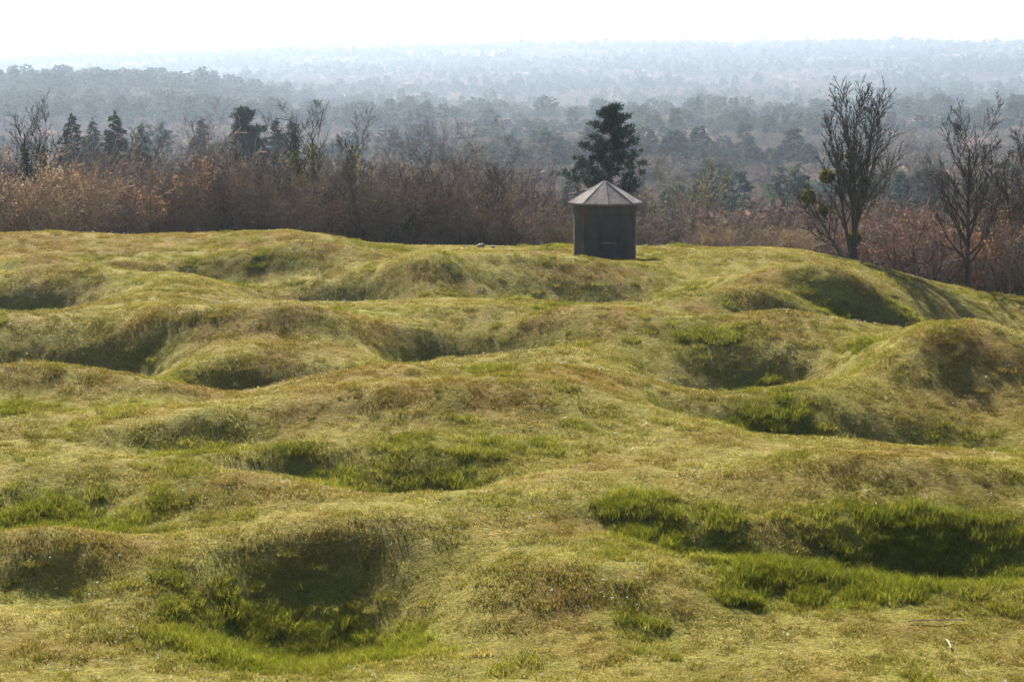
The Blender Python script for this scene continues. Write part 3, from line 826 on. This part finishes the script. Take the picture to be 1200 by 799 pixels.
# left side
root, h = tree_root('bare_tree', 40, 103, 116, 'dark bare tree with ivy on its trunk above the thicket at far left')
t = bare(41, h, 2, 0.12, S=S_HERO, r0=0.11); trunk_and_crown(root, t, 'bark_dark', (0.045, 0.038, 0.034)); ivy(root, t, h * 0.45, h * 0.74, 0.22, 1500, 4)
root, h = tree_root('bare_tree', 376, 116, 112, 'bare tree hung with yellowish ivy left of the leaning thorn tree')
t = bare(47, h, 3, 0.22, S=S_HERO, r0=0.10); trunk_and_crown(root, t, 'bark_dark', (0.055, 0.044, 0.038)); ivy(root, t, h * 0.5, h * 0.76, 0.25, 1700, 5, 'mistletoe')
mistletoe(root, (1.3, -0.4, h * 0.62), 0.25, 9, t)
root, h = tree_root('bare_tree', 322, 196, 99, 'small slender dark bare tree rising from the thicket in front of the spruces')
t = bare(53, h, 2, 0.16, S=S_HERO, r0=0.06); trunk_and_crown(root, t, 'bark_dark', (0.06, 0.048, 0.04))
root, h = tree_root('thorn_tree', 432, 158, 97, 'gnarled wide bare thorn tree with a dark forked trunk and ivy at its foot', 'tree')
t = bare(59, h, 2, 0.2, S=S_GNARL, r0=0.10, dirs=[(-0.35, 0, 1), (0.75, 0.1, 0.9)]); trunk_and_crown(root, t, 'bark_dark', (0.055, 0.045, 0.036))
ivy(root, t, 0.6, 2.0, 0.22, 900, 6)
root, h = tree_root('thorn_tree', 548, 172, 97, 'bare thorn tree with its trunk leaning left, right of the gnarled forked one', 'tree')
t = bare(61, h, 3, 0.2, S=S_GNARL, r0=0.075, dirs=[(-0.8, 0, 0.9), (0.15, 0.1, 1), (0.4, 0.1, 1)]); trunk_and_crown(root, t, 'bark_dark', (0.062, 0.048, 0.04))
ivy(root, t, 1.0, 2.2, 0.2, 500, 7, 'mistletoe')
root, h = tree_root('bare_tree', 561, 188, 99, 'thin bare tree with a round dark ivy head left of the turret')
t = bare(67, h, 1, 0.1, S=S_TREE, r0=0.05); trunk_and_crown(root, t, 'bark_dark', BROWN); ivy(root, t, h * 0.76, h * 0.97, 0.24, 800, 8, 'ivy', (0,))
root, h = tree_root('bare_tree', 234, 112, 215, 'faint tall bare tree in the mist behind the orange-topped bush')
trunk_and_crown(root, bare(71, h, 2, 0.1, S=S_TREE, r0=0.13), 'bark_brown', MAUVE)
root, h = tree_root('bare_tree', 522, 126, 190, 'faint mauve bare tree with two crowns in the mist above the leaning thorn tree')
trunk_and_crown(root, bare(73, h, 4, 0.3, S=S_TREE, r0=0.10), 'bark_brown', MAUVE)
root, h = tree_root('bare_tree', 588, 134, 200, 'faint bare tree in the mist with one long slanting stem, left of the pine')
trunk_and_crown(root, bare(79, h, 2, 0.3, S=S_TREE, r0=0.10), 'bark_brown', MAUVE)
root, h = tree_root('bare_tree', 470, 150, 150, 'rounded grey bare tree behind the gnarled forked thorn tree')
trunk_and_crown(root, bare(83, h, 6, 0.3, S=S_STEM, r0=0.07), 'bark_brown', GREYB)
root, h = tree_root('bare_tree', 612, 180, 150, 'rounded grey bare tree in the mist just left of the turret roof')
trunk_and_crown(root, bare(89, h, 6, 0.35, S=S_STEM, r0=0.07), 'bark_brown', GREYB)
root, h = tree_root('willow_tree', 808, 176, 150, 'round olive-grey budding tree right of the turret and pine')
t = bare(97, h, 7, 0.42, S=S_STEM, r0=0.07); trunk_and_crown(root, t, 'bark_green', OLIVE)
put('buds', leaf_mesh('buds', [p for p, d in t.tips], 0.09, M['olive_bud'], 3, 1.8), root)

# conifers
root, h = tree_root('pine_tree', 716, 130, 112, 'dark green pine with clumped needles rising behind the turret')
pine(root, 5, h, h * 0.38, 5.0, 0.05, 0.22, 58, 13, extra=[(top_z(222, 112) - root.location.z, 3.25, 2.7), (top_z(214, 112) - root.location.z, 3.0, 1.9)])
root, h = tree_root('pine_tree', 289, 134, 225, 'broad round-headed dark pine in the mist above the left thicket')
pine(root, 12, h, h * 0.5, 4.6, 0, 0.40, 60, 14, round_=2.0)
SPRUCES = [
    (84, 134, 225, 3.8, 'needle', 'dark spruce just right of the ivy-clad bare tree'),
    (108, 140, 262, 4.2, 'needle_grey', 'faint brownish spruce between two darker spruces'),
    (134, 132, 213, 3.6, 'needle', 'dark pointed spruce, the tallest of those left of the misty bare tree'),
    (166, 145, 247, 3.4, 'needle_grey', 'thin grey spruce with a narrow spire right of the tallest dark spruce'),
    (236, 138, 285, 3.6, 'needle_grey', 'grey columnar spruce standing under the faint tall bare tree'),
    (323, 140, 277, 4.8, 'needle', 'blue-green spruce touching the round-headed pine on its right'),
    (341, 141, 222, 3.6, 'needle_grey', 'grey spruce with layered drooping branches left of the ivy-hung bare tree'),
]
for px, py, Y, w, mt, lab in SPRUCES:
    root, h = tree_root('spruce_tree', px, py, Y, lab, 'tree', 'spruces behind the left thicket')
    put('trunk', trunk_mesh(h * 0.98, 0.16, 'bark_brown'), root)
    put('crown', spruce_mesh(px, h, h * 0.52, M[mt], 0.8), root)
FARTREES = [                                            # column, top row, height in metres: the distance follows from the ground
    (482, 104, 17, 'spruce', 'lone pointed conifer in the haze above the middle of the valley'),
    (676, 112, 16, 'spruce', 'misty conifer nearest the left of the pine top in the valley'),
    (792, 112, 16, 'spruce', 'misty pointed conifer right of the pine top in the valley'),
    (706, 116, 15, 'spruce', 'misty conifer directly behind the pine top'),
    (898, 141, 14, 'spruce', 'small dark conifer in the valley left of the many-stemmed tree'),
    (870, 139, 13, 'spruce', 'small dark conifer in the valley above the red-tinged bushes'),
    (888, 85, 22, 'round', 'large round tree crown in the haze on the far slope'),
    (1062, 88, 19, 'round', 'hazy oval tree standing behind the top of the many-stemmed tree'),
    (345, 108, 16, 'spruce', 'hazy conifer on the slope above the ivy-hung bare tree'),
]
for px, py, hh, kd, lab in FARTREES:
    ds = np.linspace(260, 3200, 900)
    xs = (px - 600.0) / F * ds
    exc = H + ds * np.tan(np.arctan((399.5 - py) / F) - PITCH) - height(xs, ds)
    Y = float(ds[np.argmax(exc <= hh)]) if (exc <= hh).any() else float(ds[np.argmin(exc)])
    root, h = tree_root('far_conifer' if kd == 'spruce' else 'far_tree', px, py, Y, lab, 'tree', 'trees standing out in the valley')
    put('trunk', trunk_mesh(h * 0.97, h * 0.014, 'bark_brown'), root)
    if kd == 'spruce':
        put('crown', spruce_mesh(px, h, h * 0.42, M['needle'], 0.7), root)
    else:
        g = np.random.default_rng(px); C = []; D = []
        for b in range(26):
            c = g.standard_normal(3); c = c / np.linalg.norm(c) * h * 0.22 * g.random() ** 0.4
            p, d = ball_points((c[0], c[1], h * 0.64 + c[2] * 1.2), h * 0.12, 170, px + b, 1.0); C.append(p); D.append(d)
        put('crown', leaf_mesh('crown', np.concatenate(C), 0.6, M['needle'], px, 1.4, np.concatenate(D)), root)

# ------------------------------------------------------------------ bushes along the field edge
SHRUB_V = []
for k in range(5):
    t = bare(100 + k * 7, 5.0, 9 + k, 0.6, S=S_SHRUB, r0=0.055, base_spread=0.4)
    stems = branch_mesh('stems', [s for s in t.segs if s[4] == 0], M['bark_brown'], 0.02)
    twigs = branch_mesh('twigs', [s for s in t.segs if s[4] > 0], M['twig'], 0.02)
    rr_ = random.Random(k)
    tp = [p for p, d in t.tips]; tp = tp + [(p[0] + rr_.gauss(0, .14), p[1] + rr_.gauss(0, .14), p[2] + rr_.gauss(0, .14)) for p in tp for _ in range(3)]
    SHRUB_V.append((stems, twigs, tp))
LEAFM = {}
def shrub(px, py, Y, var, tint, leafmat, label, wide=1.0):
    root, h = tree_root('bush', px, py, Y, label, 'bush', 'bushes along the field edge', 0.1)
    stems, twigs, tp = SHRUB_V[var]
    s = h / 5.0
    root.rotation_euler = (0, 0, px * 0.37)
    sc = (s * wide, s * wide, s)
    put('stems', stems, root).scale = sc
    c = put('twigs', twigs, root); c.color = (*tint, 1); c.scale = sc
    if leafmat:
        key = (var, leafmat)
        if key not in LEAFM:
            zt = sorted(p[2] for p in tp)[int(len(tp) * 0.25)]
            LEAFM[key] = leaf_mesh('old_leaves', [p for p in tp if p[2] > zt], 0.052, M[leafmat], var, 1.7)
        put('old_leaves', LEAFM[key], root).scale = sc
SHRUBS = [
    (8, 160, 97, 0, TAN, 'old_leaf', 'tall rusty-leaved bush at the left edge', 1.1),
    (44, 184, 96, 1, TAN, 'pale_leaf', 'bush with pale whitish buds, second from the left edge', 0.9),
    (84, 182, 100, 2, REDB, 'old_leaf', 'reddish-brown bush below the ivy-clad bare tree', 1.0),
    (128, 198, 98, 3, BROWN, 'red_bud', 'brown bush below the tallest dark spruce', 1.0),
    (166, 196, 102, 4, BROWN, None, 'dull brown bush left of the orange-topped bush', 1.0),
    (205, 184, 98, 0, ORANGE, 'old_leaf', 'bush with a bright orange-tan top below the faint tall bare tree', 1.15),
    (236, 186, 99, 2, ORANGE, 'old_leaf', 'orange-tan bush joined to the right of the brightest one', 0.9),
    (274, 206, 98, 1, BROWN, None, 'grey-brown bush below the round-headed pine', 1.0),
    (352, 210, 98, 3, BROWN, 'red_bud', 'pinkish-brown bush left of the gnarled forked thorn tree', 1.0),
    (398, 200, 100, 4, OLIVE, 'olive_bud', 'olive-brown bush at the foot of the ivy-hung bare tree', 1.0),
    (470, 212, 101, 0, BROWN, None, 'brown bush between the two thorn trees', 1.0),
    (516, 220, 100, 2, BROWN, 'red_bud', 'low brown bush just left of the leaning thorn tree', 1.0),
    (588, 232, 96, 3, TAN, 'pale_leaf', 'low bush with pale pinkish buds right of the leaning thorn tree', 1.0),
    (632, 222, 97, 1, BROWN, None, 'thin brown bush just left of the turret wall', 0.9),
    (664, 250, 95, 4, OLIVE, 'olive_bud', 'small olive bush touching the left side of the turret', 0.9),
    (775, 252, 103, 2, GREYB, None, 'grey bush just right of the turret', 1.2),
    (842, 256, 96, 3, TAN, 'pale_leaf', 'small pale orange bush alone in the gap right of the turret', 0.9),
    (880, 232, 112, 0, REDB, 'red_bud', 'red-tinged bush behind the small pale orange one', 1.2),
    (932, 264, 95, 1, TAN, 'pale_leaf', 'low straw-coloured bush left of the many-stemmed tree', 0.9),
    (960, 235, 103, 4, REDB, None, 'reddish bush behind the foot of the many-stemmed tree', 1.2),
    (1046, 230, 99, 2, REDB, 'red_bud', 'rust-red bush right of the many-stemmed tree', 1.2),
    (1090, 238, 97, 3, REDB, None, 'rust-brown bush left of the straight-trunked right tree', 1.1),
    (1172, 222, 97, 0, ORANGE, 'old_leaf', 'orange-brown bush right of the straight-trunked tree', 1.1),
    (1198, 238, 95, 1, BROWN, 'red_bud', 'dark brown bush at the right edge', 1.0),
]
for s in SHRUBS: shrub(*s)

# ------------------------------------------------------------------ uncountable thicket between them
def thicket():
    pr = []
    for k in range(4):
        t = bare(200 + k * 3, 4.0, 8 + k, 0.6, S=S_BRUSH, r0=0.04, base_spread=0.5)
        pr.append(bpy.data.objects.new('p', branch_mesh('thicket', t.segs, M['thicket'], 0.02)))
    n = 460
    a = (rng.random(n) * 2 - 1) * math.radians(20)
    d = 94 + 60 * rng.random(n) ** 1.5
    x, y = d * np.sin(a), d * np.cos(a)
    col = 600 + F * np.tan(a)
    z = height(x, y)
    # tops follow the brush line of the photograph: higher left, low right of the turret
    row = np.interp(col, [-300, 0, 250, 420, 600, 680, 760, 900, 1000, 1200, 1500], [190, 192, 194, 198, 216, 240, 260, 260, 248, 244, 244]) + rng.normal(10, 20, n)
    row = row - (d - 95) * 0.55
    top = H + d * np.tan(np.arctan((399.5 - row) / F) - PITCH)
    hh = top - z
    ok = (hh > 1.2) & ~((np.abs(col - 1000) < 70) & (d < 99)) & ~((np.abs(col - 1137) < 60) & (d < 98)) & ~((np.abs(col - 709) < 45) & (d < 97))
    x, y, z, hh = x[ok], y[ok], z[ok], hh[ok]; n = len(x)
    s = hh / 4.0
    scatter('thicket', 'dense bare brown thicket filling the field edge between the trees', np.stack([x, y, z - 0.15], -1),
            np.stack([np.zeros(n), np.zeros(n), rng.random(n) * 6.28], -1), np.stack([s * 0.5 + 0.5, s * 0.5 + 0.5, s], -1),
            rng.integers(0, 4, n), {'tone': np.clip(0.42 + 0.9 * fbm(x / 5.0, y / 5.0, 2, 97) + rng.normal(0, 0.16, n), 0, 1)}, pr)
thicket()

# ------------------------------------------------------------------ far woods: one mass over the valley and the ridges
def far_woods():
    pr = []
    for k in range(4):
        t = bare(300 + k, 10.0, 1 + k % 2 * 2, 0.2, S=S_FAR, r0=0.16)
        C = [p for p, d in t.tips]; g = np.random.default_rng(k)
        V1, Q1 = tubes(t.segs, 3)
        n = len(C); C = np.repeat(np.array(C), 4, 0) + g.standard_normal((n * 4, 3)) * 0.35
        lm = leaf_mesh('x', C, 0.34, None, k, 2.4)
        V2 = np.array([v.co[:] for v in lm.vertices]); Q2 = np.arange(len(V2)).reshape(-1, 4)
        pr.append(bpy.data.objects.new('p', mesh('far_tree', np.concatenate([V1, V2]), [Q1, Q2 + len(V1)], M['far_bare'], False,
                                                 {'rnd': np.concatenate([np.full(len(V1), 0.2), np.repeat(g.random(len(Q2)), 4)])})))
    for k in range(3):
        pr.append(bpy.data.objects.new('p', far_conifer(k)))
    def ring(d0, d1, s):
        n = int(0.64 * (d1 * d1 - d0 * d0) / 2 / (s * s))
        return wedge(n, d0, d1, 0.32)
    parts = [ring(140, 420, 5.0), ring(420, 1750, 8.5), ring(1750, 3950, 13.0), ring(6700, 7700, 20)]
    x = np.concatenate([p[0] for p in parts]); y = np.concatenate([p[1] for p in parts])
    d = np.hypot(x, y); col = 600 + F * x / y
    z = height(x, y)
    n = len(x)
    con = fbm(x / 120.0, y / 120.0, 3, 71) + 0.10 * rng.standard_normal(n)
    con = con + np.where((col < 340) & (d > 1050) & (d < 1900), 0.3, 0.0) + np.where(d > 2700, 0.18, 0) - np.where(d < 800, 0.2, 0)
    isc = con > 0.12
    k = np.where(isc, rng.integers(4, 7, n), rng.integers(0, 4, n))
    size = np.where(d < 420, 0.62, np.where(d < 1000, 0.85, 1.1)) * (0.7 + 0.55 * rng.random(n)) * np.where(isc, 1.0 + 0.55 * rng.random(n) ** 3, 0.95)
    tone = np.clip(0.38 + 0.75 * fbm(x / 45.0, y / 45.0, 3, 81) + 0.2 * rng.standard_normal(n), 0, 1)
    fat = 1.1 + 0.45 * rng.random(n)
    scatter('far_woods', 'hazy mixed woods covering the valley and ridges beyond the field', np.stack([x, y, z - 0.2], -1),
            np.stack([np.zeros(n), np.zeros(n), rng.random(n) * 6.28], -1), np.stack([size * fat, size * fat, size], -1), k, {'tone': tone}, pr)
def far_conifer(k):
    g = np.random.default_rng(40 + k); C = []; D = []
    h = 11.5; n = 300
    wid = (1.9, 2.3, 2.6)[k]
    for i in range(n):
        f = g.random() ** 0.85
        z = 1.6 + (h - 1.6) * f
        L = wid * ((1 - f) ** (0.8, 0.6, 0.35)[k]) + 0.1
        a = g.random() * 6.283; q = L * (0.25 + 0.75 * g.random())
        C.append((math.cos(a) * q, math.sin(a) * q, z)); D.append((math.cos(a), math.sin(a), -0.3 if k < 2 else 0.5))
    lm = leaf_mesh('x', C, 0.62, None, k, 1.7, D)
    V2 = np.array([v.co[:] for v in lm.vertices]); Q2 = np.arange(len(V2)).reshape(-1, 4)
    V1, Q1 = tubes([((0, 0, -0.3), (0, 0, h * 0.9), 0.18, 0.03, 0)], 4)
    return mesh('far_conifer', np.concatenate([V1, V2]), [Q1, Q2 + len(V1)], M['far_conifer'], False,
                {'rnd': np.concatenate([np.full(len(V1), 0.2), np.repeat(g.random(len(Q2)), 4)])})
far_woods()

# ------------------------------------------------------------------ small things on the field
def stone(px, py, size, label, seed):
    X, Y = ray_to_base(px, py)
    Y = Y if py > 296 else 88.5
    X = (px - 600) / F * (Y * math.cos(PITCH) + 1.0)
    g = np.random.default_rng(seed)
    import bmesh
    bm = bmesh.new(); bmesh.ops.create_icosphere(bm, subdivisions=2, radius=1.0)
    sc = size * np.array([1.0, 0.7, 0.42]); k = g.standard_normal((6, 3)); k /= np.linalg.norm(k, axis=1, keepdims=True)
    for v in bm.verts:
        p = np.array(v.co); 
        for q in k: p -= q * max(0, p @ q - 0.72)
        v.co = p * sc * (1 + 0.05 * g.standard_normal())
    me = bpy.data.meshes.new('stone'); bm.to_mesh(me); bm.free(); me.materials.append(M['stone'])
    o = put('stone', me, None, (X, Y, float(height(X, Y)) + size * 0.22), g.random() * 6)
    tag(o, label, 'stone', 'stones on the field crest')
stone(547, 290, 0.18, 'small pale stone, left one of three on the crest left of the turret', 1)
stone(563, 289, 0.26, 'largest pale stone on the crest left of the turret', 2)
stone(577, 293, 0.16, 'small low stone, right one of three on the crest left of the turret', 3)
def stalk(px0, py0, px1, py1, label):
    a = ray_to_base(px0, py0); b = ray_to_base(px1, py1)
    pts = []
    for i in range(8):
        f = i / 7; x = a[0] + (b[0] - a[0]) * f; y = a[1] + (b[1] - a[1]) * f + 0.02 * math.sin(f * 5)
        pts.append((x, y, float(height(x, y)) + 0.045 + 0.02 * math.sin(f * 3)))
    c = np.mean(pts, 0)
    segs = [(tuple(np.array(p) - c), tuple(np.array(q) - c), 0.013, 0.011, 0) for p, q in zip(pts[:-1], pts[1:])]
    V, Q = tubes(segs, 5)
    tag(put('dead_stalk', mesh('dead_stalk', V, Q, M['straw']), None, tuple(c)), label, 'stalk')
stalk(1064, 731, 1130, 730, 'long pale dry stalk lying on the turf at lower right')
stalk(1109, 752, 1114, 763, 'short pale dry stalk below the long one at lower right')

def bits():
    g = np.random.default_rng(9)
    C = g.standard_normal((5, 3)) * 0.004
    pr = [bpy.data.objects.new('p', leaf_mesh('bit', g.standard_normal((3, 3)) * 0.012 + [0, 0, 0.02], 0.026, M['bit'], k, 1.1)) for k in range(3)]
    x, y = wedge(26000, 26, 95, math.radians(17))
    lu, oc = ground_masks(x, y)
    w = np.clip(0.4 + 1.8 * fbm(x / 2.4, y / 2.4, 3, 91) - lu, 0, 1)
    k = rng.random(len(x)) < w
    x, y = x[k], y[k]; n = len(x); s = 0.6 + 0.9 * rng.random(n)
    scatter('pale_litter', 'tiny pale dry leaves and chips strewn over the turf', np.stack([x, y, height(x, y) + 0.045], -1),
            rng.random((n, 3)) * 6.28, np.stack([s, s, s], -1), rng.integers(0, 3, n), {'tone': rng.random(n)}, pr)
M['bit'] = mat_leaf('pale_bits', [(0.2, (0.35, 0.32, 0.26)), (0.9, (0.75, 0.72, 0.66))], 3.0, 0.2)
bits()

# ------------------------------------------------------------------ the air
def haze():
    t = NT('haze_air')
    v = t.n('VolumePrincipled')
    v.inputs['Color'].default_value = (0.66, 0.80, 1.0, 1)
    v.inputs['Density'].default_value = 0.000115
    v.inputs['Anisotropy'].default_value = 0.45
    t.l(v.outputs[0], t.out.inputs['Volume'])
    x, z0, z1 = 11000.0, -80.0, 165.0
    V = [(sx * x, sy * x, z) for z in (z0, z1) for sx, sy in ((-1, -1), (1, -1), (1, 1), (-1, 1))]
    Q = np.array([(3, 2, 1, 0), (4, 5, 6, 7), (0, 1, 5, 4), (1, 2, 6, 5), (2, 3, 7, 6), (3, 0, 4, 7)])
    o = put('haze', mesh('haze', V, Q, t.m))
    tag(o, 'pale haze filling the air over the valley', kind='stuff')
haze()
